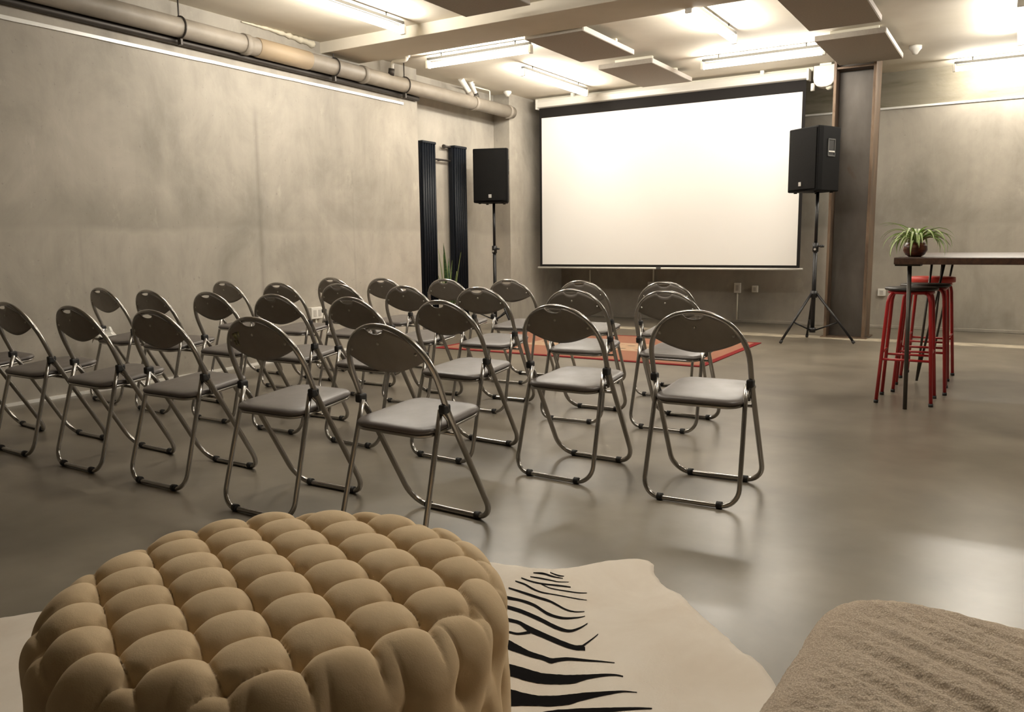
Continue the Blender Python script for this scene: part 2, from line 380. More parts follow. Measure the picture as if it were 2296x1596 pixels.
# ------------------------------------------------------------------ fluorescent battens
LAMP_W = 4.9
def batten(cx, cy, length, axis, label, z=2.835):
    t = thing('fluorescent_batten', label, 'lamp', (cx, cy, z), 0 if axis == 'x' else pi / 2, 'fluorescent battens on the ceiling')
    h = length / 2
    MB().box((-h, -.020, .044), (h, .020, .072)).build('housing', M['grey_metal'], t, bevel=.003)
    MB().tube([(-h + .02, 0, 0), (h - .02, 0, 0)], .027, 16).build('tube', M['tube'], t)
    for ang in (-90, 30, 150):                       # the lit tube's light: three slim faces around the tube
        ld = bpy.data.lights.new('tube_light', 'AREA'); ld.shape = 'RECTANGLE'; ld.size = 2 * h - .06; ld.size_y = .050
        ld.color = (1.0, .945, .855); ld.energy = LAMP_W * (2 * h) / 1.2
        lo = bpy.data.objects.new('tube_light', ld); COL.objects.link(lo); lo.parent = t
        dv = Vector((0, cos(radians(ang)), sin(radians(ang)))); lo.location = dv * .0285
        zz = -dv; xx = Vector((1, 0, 0)); yy = zz.cross(xx)
        lo.rotation_euler = Matrix((xx, yy, zz)).transposed().to_euler()
    for sx in (-1, 1):
        MB().box((sx * h - .014, -.026, -.030), (sx * h + .014, .026, .048)).build('lampholder', M['white'], t, bevel=.004)
        MB().tube([(sx * h * .72, 0, .06), (sx * h * .72, 0, ZC - z)], .007, 8).build('hanger', M['grey_metal'], t)
    return t
batten(-4.54, 4.90, 1.5, 'y', 'lit fluorescent batten on the near side of the beam beside the left wall')
batten(-4.60, 6.86, 1.2, 'x', 'lit fluorescent batten parallel to the beam, just behind it, nearest the drain pipe')
batten(-4.60, 8.47, 1.5, 'y', 'lit fluorescent batten end-on between the left speaker and the screen top')
batten(-2.30, 6.98, 1.2, 'y', 'lit fluorescent batten pointing to the screen, butting against the back of the beam')
batten(-2.31, 8.52, 1.2, 'x', 'lit fluorescent batten parallel to the screen, beside the panel above the steel column')
batten(-.105, 8.40, 1.5, 'y', 'lit fluorescent batten pointing towards the back wall at the upper right corner')
batten(-.11, 10.17, 1.2, 'x', 'lit fluorescent batten close along the back wall, right of the steel column')
batten(2.15, 6.98, 1.2, 'y', 'added out-of-view batten lighting the empty floor right of the bar table')  # unseen lamp, added to even out the light on the right
batten(2.2, 9.4, 1.2, 'x', 'added out-of-view batten lighting the right end of the back wall')  # likewise unseen and added for even light
batten(-2.3, 3.2, 1.2, 'x', 'added out-of-view batten lighting the middle of the chair rows')  # added lamp above the view, extra light on the chairs
batten(-.105, 3.3, 1.5, 'y', 'added out-of-view batten brightening the foreground, over the floor before the bar table')  # added lamp above the view, brightens the foreground

# ------------------------------------------------------------------ acoustic panels
def panel(x0, x1, y0, y1, label, z=2.82):
    t = thing('hanging_acoustic_panel', label, 'ceiling panel', ((x0 + x1) / 2, (y0 + y1) / 2, z), 0, 'grey acoustic panels under the ceiling')
    a, b = (x1 - x0) / 2, (y1 - y0) / 2
    MB().box((-a, -b, 0), (a, b, .048)).build('felt_slab', M['felt'], t, bevel=.004)
    for sx in (-1, 1): MB().box((sx * a - .003 * (sx > 0), -b + .01, .004), (sx * a + .003 * (sx < 0) + .004 * sx, b - .01, .046)).build('edge_band', M['felt_edge'], t)
    for sy in (-.6, .6): MB().box((-a * .7, sy * b - .02, .048), (a * .7, sy * b + .02, ZC - z)).build('fixing_batten', M['cream'], t)
panel(-3.83, -3.24, 4.38, 5.56, 'grey acoustic panel in front of the beam at the top of the picture')
panel(-3.82, -3.25, 6.45, 7.54, 'grey acoustic panel butting against the back of the beam left of the screen middle')
panel(-3.83, -3.24, 7.96, 9.14, 'grey acoustic panel closest to the top of the screen')
panel(-1.65, -1.08, 6.45, 7.57, 'larger-looking grey acoustic panel between the beam and the one over the column')
panel(-1.69, -1.10, 7.98, 9.20, 'grey acoustic panel hanging right above the steel column')

# ------------------------------------------------------------------ projector screen
SY = 9.6
t = thing('projection_screen', 'large white pull-down projection screen with black borders on the back wall', 'screen', (-3.785, SY, 0))
HW = 1.70
c = MB(); pr = [(-.045, 2.80), (-.05, 2.86), (-.03, 2.895), (.05, 2.895), (.06, 2.80), (.02, 2.785)]
c.add([(x, y, z) for x in (-HW, HW) for y, z in pr], [tuple(range(6)), tuple(range(6, 12))[::-1]] + [(i, (i + 1) % 6, 6 + (i + 1) % 6, 6 + i) for i in range(6)], 0, False)
c.build('case', M['white'], t, bevel=.006)
for sx in (-1, 1):
    MB().box((sx * (HW + .006) - .012, -.055, 2.775), (sx * (HW + .006) + .012, .065, 2.90)).build('end_cap', M['white'], t, bevel=.005)
    MB().box((sx * 1.2 - .02, -.01, 2.89), (sx * 1.2 + .02, .03, ZC)).build('case_bracket', M['white'], t)
b = MB().box((-HW + .015, -.004, .735), (HW - .015, -.001, 2.79))
b.build('fabric_border', M['black_edge'], t)
MB().box((-HW + .05, -.0065, .765), (HW - .05, -.0045, 2.665)).build('projection_surface', M['screen'], t)
br = MB().tube([(-HW - .02, 0, .722), (HW + .02, 0, .722)], .013, 12); br.build('weight_bar', M['white'], t)
MB().box((-.03, -.02, .708), (.03, .02, .738)).build('bar_clip', M['grey_metal'], t, bevel=.003)

# ------------------------------------------------------------------ radiators and the snake plant
def radiator(y0, label):
    t = thing('column_radiator', label, 'radiator', (NX + .02, y0, 0), 0, 'tall dark radiators in the niche')
    W = .255; D = .10; z0, z1 = .16, 2.21
    for i in range(6):
        y = W * (i + .5) / 6
        MB().tube([(D - .02, y, z0), (D - .02, y, z1 - .01)], .0165, 12).build('front_tube', M['rad'], t)
    MB().box((0, 0, z0 + .01), (D - .036, W, z1 - .015)).build('back_body', M['rad'], t, bevel=.008)
    for z in (z0, z1 - .03): MB().box((0.005, 0, z), (D, W, z + .03)).build('header', M['rad'], t, bevel=.008)
    for z in (.5, 1.9): MB().box((-.02, W / 2 - .03, z), (.01, W / 2 + .03, z + .04)).build('wall_bracket', M['rad'], t)
    return t
radiator(7.49, 'tall dark navy column radiator at the edge of the niche nearer the chairs')
radiator(8.11, 'tall dark navy column radiator in the niche beside the left speaker')
m = MB().tube([(NX + .05, 7.70, 2.03), (NX + .05, 8.13, 2.03)], .011, 10); m.tube([(NX, 7.93, 2.03), (NX + .05, 7.93, 2.03)], .011, 8)
m.tube([(NX + .05, 7.99, 2.19), (NX + .05, 8.13, 2.19)], .014, 10); m.tube([(NX + .05, 7.975, 2.19), (NX + .05, 8.0, 2.19)], .022, 12)
tag(m.build('heating_pipe', M['dark_iron']), 'thin heating pipe and valve linking the two dark radiators', 'pipe')

def blade_leaf(base, azim, length, width, droop, lean, seg=12, fold=.25):
    """a strap leaf that rises and arches over; returns rows + edge factor (0 centre stripe .. 1 margin)"""
    rows, att = [], []; p = Vector(base); ang = lean; d = Vector((cos(azim), sin(azim), 0)); side = Vector((-sin(azim), cos(azim), 0))
    for i in range(seg + 1):
        tt = i / seg; wv = width * (1 - tt ** 2.6) * (.55 + .9 * tt if tt < .5 else 1.0)
        nrm = Vector((-sin(ang) * d.x, -sin(ang) * d.y, cos(ang)))
        rows.append([p + side * (q * wv / 2) + nrm * (abs(q) * wv * fold) for q in (-1, -.5, 0, .5, 1)]); att += [1, .5, 0, .5, 1]
        p = p + (d * cos(ang) + Vector((0, 0, 1)) * sin(ang)) * (length / seg); ang -= droop / seg
    return rows, att
t = thing('snake_plant', 'upright dark green snake plant on the floor between the two radiators', 'plant', (-5.67, 7.77, 0))
MB().lathe([(0, .0), (.10, .0), (.125, .26), (.13, .27), (.118, .27), (.112, .24), (0, .235)]).build('planter', M['planter'], t)
MB().lathe([(0, .243), (.111, .243)]).build('soil', M['soil'], t)
for i in range(9):
    az = i * 2.4 + .3; L_ = (.62, .70, .84, .50, .76, .38, .66, .46, .72)[i]; r0 = .01 + .007 * i
    rows, att = blade_leaf((r0 * cos(az), r0 * sin(az), .24), az, L_, .055, .06 * (i % 3), radians(86 - 2.2 * (i % 4)), 12, .12)
    m = MB(); m.grid(rows); m.build('leaf', M['leaf_dark'], t, solid=.004, att=[1 - a for a in att])

# ------------------------------------------------------------------ speakers on stands
def stand(loc, feet, label, ztop=1.53, zc=.50):
    t = thing('speaker_stand', label, 'stand', loc, 0, 'black tripod speaker stands')
    MB().tube([(0, 0, .97), (0, 0, ztop)], .0165, 14).build('upper_pole', M['stand'], t)
    MB().tube([(0, 0, .10), (0, 0, 1.0)], .021, 14).build('lower_pole', M['stand'], t)
    c = MB().tube([(0, 0, .93), (0, 0, 1.02)], .030, 14).build('clamp_collar', M['stand'], t)
    k = MB().tube([(.02, -.01, .985), (.065, -.03, .985)], .008, 8); k.lathe([(0, -.012), (.02, -.012), (.022, 0), (.018, .012), (0, .012)], (.07, -.032, .985), 12)
    k.build('knob', M['stand'], c)
    MB().tube([(.0, -.022, .955), (.0, -.035, .955)], .012, 10).build('lock_pin', M['badge'], c)
    MB().tube([(0, 0, zc - .04), (0, 0, zc + .03)], .036, 14).build('leg_collar', M['stand'], t)
    MB().tube([(0, 0, .10), (0, 0, .15)], .032, 14).build('brace_hub', M['stand'], t)
    for fx, fy in feet:
        d = Vector((fx, fy, 0)); u = d.normalized()
        lg = MB().tube([u * .035 + Vector((0, 0, zc)), d + Vector((0, 0, .016))], .0125, 10).build('leg', M['stand'], t)
        MB().tube([d * .955 + Vector((0, 0, .034)), d + Vector((0, 0, .014))], .0155, 10).build('rubber_foot', M['rubber'], lg)
        mid = u * .035 * .42 + d * .58; mid.z = zc * .42 + .016 * .58
        MB().tube([u * .03 + Vector((0, 0, .125)), mid], .008, 8).build('brace', M['stand'], t)
    return t
def speaker(loc, yaw, label, dz=0.):
    t = thing('loudspeaker', label, 'speaker', loc, yaw, 'black loudspeakers on stands')
    wf, wb, d, h = .21, .135, .35, .63; cut = .07
    poly = [(-wf, -.175), (wf, -.175), (wf, -.11), (wb + .01, .165), (wb - .01, .175), (-wb + .01, .175), (-wb - .01, .165), (-wf, -.11)]
    MB().prism(poly, 0, h).build('cabinet', M['spk'], t, bevel=.012)
    rows = []
    for i in range(9):
        x = -wf + .018 + (2 * wf - .036) * i / 8; b = .018 * (1 - (x / wf) ** 2)
        rows.append([(x, -.178 - b, .025), (x, -.178 - b, h - .022)])
    g = MB().grid(rows, smooth=True)
    g.add([(r[0][0], r[0][1], .025) for r in rows] + [(rows[-1][0][0], -.172, .025), (rows[0][0][0], -.172, .025)], [tuple(range(len(rows) + 2))], 0, False)
    g.add([(r[0][0], r[0][1], h - .022) for r in rows] + [(rows[-1][0][0], -.172, h - .022), (rows[0][0][0], -.172, h - .022)], [tuple(range(len(rows) + 2))], 0, False)
    gr = g.build('grille', M['grille'], t)
    MB().box((-.018, -.203, .055), (.018, -.195, .095)).build('badge', M['badge'], gr, bevel=.002)
    for sx in (-1, 1):                                  # recessed side handles: a rim, a dark pocket, a bright bar
        nx, ny = sx * .275, .065; L2 = sqrt(nx * nx + ny * ny); nrm = Vector((nx / L2, ny / L2, 0)); tan = Vector((-nrm.y * sx, nrm.x * sx, 0))
        cen = Vector((sx * .180, .02, .42))
        mt = Matrix(((tan.x, 0, nrm.x, cen.x), (tan.y, 0, nrm.y, cen.y), (0, 1, 0, cen.z), (0, 0, 0, 1)))
        hd = MB()
        for (a0, a1, b0, b1) in ((-.06, .06, .075, .088), (-.06, .06, -.085, -.072), (-.06, -.047, -.085, .088), (.047, .06, -.085, .088)):
            hd.box((a0, b0, -.004), (a1, b1, .006), 0, mt)
        hd.box((-.047, -.072, -.004), (.047, .075, .001), 1, mt); hd.box((-.047, -.045, .001), (.047, -.030, .008), 2, mt)
        tag(hd.build('handle', [M['grey_metal'] if sx > 0 else M['spk'], M['rubber'], M['badge']], t, bevel=.002), None)
    for x in (-.14, .14):
        for y in (-.13, .11): MB().tube([(x * (1 if y < 0 else .75), y, -.012), (x * (1 if y < 0 else .75), y, .002)], .017, 10).build('rubber_foot', M['rubber'], t)
    return t
stand((-1.775, 8.80, 0), [(-.24, -.34), (.42, -.05), (-.125, .35)], 'black tripod speaker stand in front of the rusty steel column')
speaker((-1.80, 8.80, 1.53), radians(-126.7 + 90), 'black loudspeaker turned to the left in front of the steel column')
stand((-5.44, 8.42, 0), [(.36, -.16), (-.30, -.24), (.02, .40)], 'black tripod speaker stand in front of the niche with the radiators')
speaker((-5.44, 8.42, 1.53), radians(20), 'black loudspeaker facing forward between radiators and screen')

# ------------------------------------------------------------------ steel column
x0, x1, y0, y1, tf = -1.755, -1.345, 9.27, 9.65, .028
m = MB().box((x0, y0, 0), (x0 + tf, y1, ZC)); m.box((x1 - tf, y0, 0), (x1, y1, ZC)); m.box((x0 + tf, (y0 + y1) / 2 - .01, 0), (x1 - tf, (y0 + y1) / 2 + .01, ZC))
t = thing('steel_column', 'rusty brown steel H-section column from floor to ceiling beside the screen', 'column')
t['kind'] = 'thing'
m.mi[12:] = [1] * 6
m.build('h_section', [M['rust'], M['web']], t, bevel=.003)
MB().box((x0 - .03, y0 - .02, 0), (x1 + .03, y1 + .03, .012)).build('base_plate', M['rust'], t, bevel=.002)
MB().box((x0 + .005, y0 + .01, 2.80), (x1 - .005, y1, 2.82)).build('cap_plate', M['rust'], t)

# white unit with a round lens hung from the ceiling left of the column
t = thing('emergency_light', 'white emergency light with round lens hung between screen and column', 'light', (-1.905, 9.62, 0))
pr = [(-.115, 2.915), (-.115, 2.78), (-.105, 2.735), (-.075, 2.70), (-.03, 2.685), (.03, 2.685), (.075, 2.70), (.105, 2.735), (.115, 2.78), (.115, 2.915)]
m = MB().add([(x, y, z) for y in (-.08, .08) for x, z in pr], [tuple(range(10)), tuple(range(10, 20))[::-1]] + [(i, (i + 1) % 10, 10 + (i + 1) % 10, 10 + i) for i in range(10)], 0, False)
m.build('housing', M['white'], t, bevel=.012)
MB().lathe([(0, -.035), (.02, -.032), (.035, -.018), (.038, 0), (.034, .02)], (.045, -.02, 2.69), 18).build('lens', M['bulb'], t)
MB().tube([(-.125, -.03, 2.66), (-.125, -.03, 2.74)], .022, 12).build('side_cap', M['white'], t)
MB().box((-.06, -.03, 2.91), (.06, .03, ZC)).build('ceiling_mount', M['white'], t)
t = thing('smoke_detector', 'small white smoke detector on the ceiling right of the panel above the column', 'detector', (-1.0, 9.28, 0))
MB().lathe([(0, ZC), (.058, ZC), (.058, 2.915), (.045, 2.90), (.022, 2.862), (0, 2.86)]).build('detector_body', M['white'], t)
t = thing('smoke_detector', 'small white detector on the ceiling where the drain pipe meets the pier', 'detector', (-5.60, 9.02, 0))
MB().lathe([(0, ZC), (.05, ZC), (.05, 2.92), (.038, 2.905), (.02, 2.88), (0, 2.878)]).build('detector_body', M['white'], t)

# ------------------------------------------------------------------ sockets, conduit
def socket(x, z, w, h, label, conduit=None, y=YB, rocker=True):
    t = thing('wall_socket', label, 'socket', (x, y, z))
    MB().box((-w / 2, -.035, -h / 2), (w / 2, 0, h / 2)).build('box', M['white'], t, bevel=.005)
    if rocker: MB().box((-w * .22, -.039, -h * .28), (w * .22, -.034, h * .28)).build('rocker', M['glaze_mid'], t, bevel=.002)
    if conduit: MB().tube([(0, -.016, conduit[0] - z), (0, -.016, conduit[1] - z)], .011, 10).build('conduit', M['cream'], t)
    return t
socket(-3.07, .445, .085, .13, 'white wall socket box with a conduit running down to the floor, under the screen', (.03, .39))
socket(-2.845, .435, .075, .085, 'small white wall switch plate right of the socket with conduit')
socket(-1.355, .425, .085, .085, 'white wall socket low on the back wall between column and bar stools')
socket(-4.23, .46, .15, .09, 'white double socket fed by a conduit from above, behind the chairs under the screen', (.50, .70))
socket(-5.19, .30, .085, .085, 'small white socket behind the chairs near the left bottom corner of the screen', (.33, .66))
t = thing('wall_socket', 'white double socket low on the left wall behind the chairs', 'socket', (XL, 5.65, .41))
MB().box((0, -.075, -.055), (.045, .075, .055)).build('box', M['white'], t, bevel=.005)
MB().box((.044, -.05, -.03), (.049, -.015, .03)).build('rocker', M['glaze_mid'], t); MB().box((.044, .015, -.03), (.049, .05, .03)).build('rocker', M['glaze_mid'], t)
MB().tube([(.02, 0, -.06), (.02, 0, -.39)], .011, 10).build('conduit', M['cream'], t)

# ------------------------------------------------------------------ rug
RX0, RX1, RY0, RY1 = -5.0, -2.2, 6.60, 8.45
m = MB().box((-(RX1 - RX0) / 2, -(RY1 - RY0) / 2, 0), ((RX1 - RX0) / 2, (RY1 - RY0) / 2, .008))
tag(m.build('patterned_rug', M['rug'], bevel=.003, loc=((RX0 + RX1) / 2, (RY0 + RY1) / 2, .0)), 'red and orange patterned rug with dark red edge on the floor before the screen', 'rug')

# ------------------------------------------------------------------ folding chairs
WH, ZH, VH, VT, ZT, SF, Z0 = .203, .488, -.065, -.184, .775, .207, .57
def arch_v(z):
    if z < ZH - .06: return SF + (VH - SF) * (z - .0115) / (ZH - .0115)
    a = SF + (VH - SF) * (z - .0115) / (ZH - .0115); b = VH + (VT - VH) * (z - ZH) / (ZT - ZH)
    k = min(1, max(0, (z - ZH + .06) / .12)); k = k * k * (3 - 2 * k); return a * (1 - k) + b * k
def arch_zu(tt): return Z0 + (ZT - Z0) * sin(tt) ** .92, WH * (abs(cos(tt)) ** .96) * (1 if cos(tt) >= 0 else -1)
def arch_path():
    pts = []; rc = .085
    half = []
    half += [(.0, .0115), (.06, .0115), (WH - rc, .0115)]
    for i in range(1, 9):
        a = -pi / 2 + (pi / 2) * i / 8; half.append((WH - rc + rc * cos(a), .0115 + rc + rc * sin(a)))
    for z in (.2, .3, .4, .45, .5, .54): half.append((WH, z))
    for i in range(0, 15):
        z, u = arch_zu(pi / 2 * i / 14); half.append((max(u, 0.0), z))
    right = half; left = [(-u, z) for u, z in half[1:-1]][::-1]
    return [(u, arch_v(z), z) for u, z in right + left]
def arch_z_at(u):
    c = min(1, abs(u) / WH); tt = math.acos(c ** (1 / .96)); return Z0 + (ZT - Z0) * sin(tt) ** .92
def seat_z(v): return .397 + (v + .111) * .096
def seat_outline(grow=0., nseg=8):
    wb_, wf_, v0, v1, r = .184 + grow, .172 + grow, -.150 - grow, .205 + grow, .065
    pts = []
    for (u, v, a0) in ((wf_ - r, v1 - r, 0), (-wf_ + r, v1 - r, 90), (-wb_ + r, v0 + r, 180), (wb_ - r, v0 + r, 270)):
        for i in range(nseg + 1):
            a = radians(a0 + 90 * i / nseg); pts.append((u + r * cos(a), v + r * sin(a)))
    return pts
def make_chair():
    t = thing('folding_chair', 'x', 'chair')
    MB().tube(arch_path(), .0112, 12, True).build('front_frame', M['tubing'], t)
    p = []; rc = .07; bu = .196
    def rv(z): return -.207 + (.207 - .078) * (z - .0115) / (.482 - .0115)
    half = [(0, .0115), (bu - rc, .0115)] + [(bu - rc + rc * cos(a), .0115 + rc + rc * sin(a)) for a in [-pi / 2 + pi / 2 * i / 8 for i in range(1, 9)]] + [(.192, .25), (.188, .38), (.186, .485)]
    path = [(-u, z) for u, z in half[::-1]] + half[1:]
    MB().tube([(u, rv(z), z) for u, z in path], .0098, 12).build('rear_leg_frame', M['tubing'], t)
    # pressed back panel with a hand slot under the tube
    rows = []; nu = 36
    for i in range(nu + 1):
        u = -.197 + .394 * i / nu; q = u / .197
        zl = .610 + .062 * abs(q) ** 1.8; zu = arch_z_at(u) - .003 - .024 * max(0, 1 - (u / .043) ** 2) ** .5
        zu = max(zu, zl + .002)
        rows.append([(u, arch_v(zl + (zu - zl) * k / 8) - .020 * (1 - q * q), zl + (zu - zl) * k / 8) for k in range(9)])
    bp = MB().grid(rows)
    for u, z in ((0, .715), (-.15, .685), (.15, .685)):
        v = arch_v(z) - .020 * (1 - (u / .197) ** 2) - .002
        bp.lathe([(0, -.003), (.004, -.002), (.005, 0)], (0, 0, 0), 8, 1, Matrix.Translation((u, v, z)) @ Matrix.Rotation(-pi / 2, 4, 'X'))
    bp.build('backrest', [M['panel'], M['rivet']], t, solid=.003)
    # seat pad and its metal rim
    out = seat_outline(0); rows = []
    for (sc, dz) in ((.0, .033), (.35, .033), (.7, .032), (.86, .0305), (.94, .028), (.98, .024), (1., .017), (.995, .011), (.97, .009), (0, .009)):
        rows.append([(u * sc, .027 + (v - .027) * sc, seat_z(.027 + (v - .027) * sc) + dz) for u, v in out])
    MB().grid(rows, close_u=True).build('seat', M['vinyl'], t)
    rim = [(u, v, seat_z(v) + .002) for u, v in seat_outline(-.008)]
    rm = MB().tube(rim, .007, 8, True); rm.build('seat_rim', M['tubing'], t)
    MB().tube([(-WH, arch_v(.385), .385), (WH, arch_v(.385), .385)], .007, 8).build('crossbar', M['tubing'], t)
    for s in (-1, 1):
        h = MB().box((s * .200 - .014, -.092, .472), (s * .200 + .014, -.052, .506)); h.build('hinge', M['rubber'], t, bevel=.007)
        MB().tube([(s * .188, -.075, .478), (s * .190, -.045, .445), (s * .186, -.03, seat_z(-.03) + .006)], .006, 8).build('seat_link', M['tubing'], t)
        for v in (-.207, SF): MB().tube([(s * .123 - .011, v, .0145), (s * .123 + .011, v, .0145)], .0150, 12).build('foot_cap', M['rubber'], t)
    return t
ORD = 'nearest second third farthest'.split()
CH = [
 # nearest row, left to right
 (-4.92, 2.32, -5, 'grey folding chair in the nearest row cut off by the left picture edge'),
 (-4.38, 2.36, -2.0, 'grey folding chair in the nearest row whose backrest touches the left picture edge'),
 (-3.78, 2.35, -1.8, 'grey folding chair in the nearest row, right in front of the crumpled white paper'),
 (-3.19, 2.36, -.4, 'grey folding chair in the nearest row, directly left of the one with pale mark'),
 (-2.49, 2.31, .3, 'grey folding chair with a pale mark on its backrest'),
 (-1.85, 2.31, -2.8, 'grey folding chair standing right behind the tufted pouf'),
 # second row
 (-5.28, 3.43, -4, 'grey folding chair with crumpled white paper on its seat, left end of second row'),
 (-4.69, 3.38, -2.9, 'grey folding chair next to the one with white paper, in the second row'),
 (-4.11, 3.38, -1.4, 'grey folding chair third from the left end of the second row'),
 (-3.55, 3.37, .9, 'grey folding chair fourth from the left end of the second row'),
 (-2.95, 3.35, -1.4, 'grey folding chair fourth from the right end of the second row'),
 (-2.35, 3.34, -3.9, 'grey folding chair third from the right end of the second row'),
 (-1.71, 3.32, -2.4, 'grey folding chair second from the right end of the second row'),
 (-1.08, 3.29, 2.0, 'rightmost grey folding chair of the second row, standing free on the open floor'),
 # third row
 (-5.27, 4.44, -2.3, 'grey folding chair at the left end of the third row from the camera'),
 (-4.64, 4.40, 2.7, 'grey folding chair second from the left end of the third row'),
 (-4.06, 4.42, 2.0, 'grey folding chair third from the left end of the third row'),
 (-3.42, 4.37, -1.0, 'grey folding chair in the middle of the third row'),
 (-2.86, 4.40, 1.6, 'grey folding chair third from the right end of the third row'),
 (-2.21, 4.41, 2.5, 'grey folding chair second from the right end of the third row'),
 (-1.64, 4.45, -1.0, 'grey folding chair at the right end of the third row'),
 # farthest row
 (-4.89, 5.22, 0, 'grey folding chair at the left end of the row closest to the rug'),
 (-4.38, 5.27, .2, 'grey folding chair second from the left end of the row closest to the rug'),
 (-3.78, 5.31, 0, 'grey folding chair in front of the radiators in the row closest to the rug'),
 (-3.25, 5.38, .4, 'grey folding chair third from the right in the row closest to the rug'),
 (-2.64, 5.37, 1, 'grey folding chair second from the right in the row closest to the rug'),
 (-2.03, 5.40, 4, 'grey folding chair at the right end of the row closest to the rug'),
]
proto = make_chair()
GR = ['folding chairs in the nearest row'] * 6 + ['folding chairs in the second row'] * 8 + ['folding chairs in the third row'] * 7 + ['folding chairs in the row closest to the rug'] * 6
chairs = [proto] + [copy_tree(proto) for _ in CH[1:]]
for o, (x, y, a, lab), g in zip(chairs, CH, GR):
    o.location = (x, y, 0); o.rotation_euler = (0, 0, radians(a)); o['label'] = lab; o['group'] = g
# small pale yellowish mark on one backrest
bx = []
for (u0, z0_, w_, h_) in ((-.112, .690, .034, .062), (-.085, .712, .020, .026), (-.128, .672, .018, .03)):
    poly = [(u0 - w_ / 2, z0_ + h_ * .35), (u0 + w_ / 2, z0_ + h_ / 2), (u0 + w_ * .2, z0_ - h_ / 2)]
    vs = [(u, arch_v(z) - .020 * (1 - (u / .197) ** 2) - .0026, z) for u, z in poly]; vs2 = [(u, v - .0006, z) for u, v, z in vs]
    bx.append((vs + vs2))
m = MB()
for vs in bx: m.add(vs, [(0, 1, 2), (5, 4, 3), (0, 1, 4, 3), (1, 2, 5, 4), (2, 0, 3, 5)], 0, False)
tag(m.build('backrest_mark', M['mark'], chairs[4]), 'pale yellowish mark')
# white paper on the seat at the left end of the second row
ch = chairs[6]; a = ch.rotation_euler.z; m = MB(); rows = []
for i in range(9):
    rr = []
    for j in range(9):
        u = -.205 + .11 * i / 8; v = -.155 + .12 * j / 8
        z = seat_z(v) + .038 + .05 * max(0, noise.noise(Vector((i * .45, j * .4, 3)))) + .055 * (1 - i / 8) * (j / 8) ** 2
        if u < -.185: z -= .04 * ((-.185 - u) / .02)
        rr.append((ch.location.x + u * cos(a) - v * sin(a), ch.location.y + u * sin(a) + v * cos(a), z))
    rows.append(rr)
tag(m.grid(rows, smooth=False).build('crumpled_paper', M['cloth_white'], solid=.002), 'crumpled white paper lying on a chair seat near the left wall', 'paper')

# ------------------------------------------------------------------ bar table, stools, spider plant
TX0, TX1, TY0, TY1, TZ = -.645, .30, 5.47, 7.35, .94
t = thing('bar_table', 'long dark wooden bar table on thin steel legs at the right edge', 'table')
MB().box((TX0, TY0, TZ - .042), (TX1, TY1, TZ)).build('tabletop', M['wood'], t, bevel=.004)
def hairpin(top_a, top_b, foot, plate):
    lg = MB()
    lg.tube([(*top_a, TZ - .046), (*foot, .012)], .0085, 10); lg.tube([(*top_b, TZ - .046), (*foot, .012)], .0085, 10)
    lg = lg.build('leg', M['leg_steel'], t)
    MB().box((plate[0] - .08, plate[1] - .05, TZ - .050), (plate[0] + .08, plate[1] + .05, TZ - .042)).build('leg_plate', M['leg_steel'], lg)
l0 = MB().tube([(-.565, 5.56, TZ - .046), (-.545, 5.53, .0)], .0125, 12).build('leg', M['leg_steel'], t)
MB().box((-.64, 5.49, TZ - .052), (-.50, 5.62, TZ - .042)).build('leg_plate', M['leg_steel'], l0)
hairpin((-.535, 6.72), (-.455, 6.78), (-.585, 6.62), (-.50, 6.75))
hairpin((-.50, 7.2), (-.43, 7.28), (-.55, 7.25), (-.47, 7.25))
hairpin((.16, 5.62), (.24, 5.55), (.25, 5.52), (.2, 5.6)); hairpin((.16, 7.2), (.24, 7.28), (.25, 7.3), (.2, 7.24))

def make_stool():
    t = thing('bar_stool', 'x', 'stool')
    zs = .725
    MB().lathe([(0, zs), (.150, zs), (.158, zs + .004), (.158, zs + .014), (.150, zs + .019), (0, zs + .019)], (0, 0, 0), 28).build('seat', M['dark_seat'], t)
    MB().tube([(.128 * cos(a), .128 * sin(a), zs - .012) for a in [2 * pi * k / 28 for k in range(28)]], .011, 8, True).build('seat_ring', M['red'], t)
    for sx in (-1, 1):
        for sy in (-1, 1):
            d = Vector((sx, sy, 0)).normalized()
            pts = [d * .06 + Vector((0, 0, zs - .014)), d * .12 + Vector((0, 0, zs - .014)), d * .148 + Vector((0, 0, zs - .022)), d * .163 + Vector((0, 0, zs - .042)), d * .172 + Vector((0, 0, zs - .075)), d * .225 + Vector((0, 0, .012))]
            lg = MB().tube(pts, .0115, 10).build('leg', M['red'], t)
            MB().tube([d * .2243 + Vector((0, 0, .02)), d * .2255 + Vector((0, 0, 0.0))], .0140, 10).build('foot_cap', M['rubber'], lg)
    for z, off in ((.285, 0), (.325, 1)):
        r_ = .172 + (.225 - .172) * (zs - .075 - z) / (zs - .087); q = r_ / sqrt(2)
        for s in (-1, 1):
            e = MB().tube([(-q, s * q, z), (q, s * q, z)] if not off else [(s * q, -q, z), (s * q, q, z)], .008, 8); e.build('footrest', M['red'], t)
    return t
st = make_stool(); st2 = copy_tree(st); st3 = copy_tree(st)
for o, (x, y, a, lab) in zip((st, st2, st3), ((-.575, 5.835, .02, 'red metal bar stool with dark seat, nearest of three beside the bar table'),
                                              (-.535, 6.30, .05, 'red metal bar stool with dark seat, middle of three along the bar table'),
                                              (-.545, 6.94, -.04, 'red metal bar stool with coral red seat, farthest of three along the bar table'))):
    o.location = (x, y, 0); o.rotation_euler = (0, 0, a); o['label'] = lab; o['group'] = 'red stools along the bar table'
for c in [k for k in bpy.data.objects if k.parent == st3 and k.name.startswith('seat') and 'ring' not in k.name]:
    c.data = c.data.copy(); c.data.materials[0] = M['red_seat']
    for v in c.data.vertices:
        if v.co.z > .735: v.co.z += .022

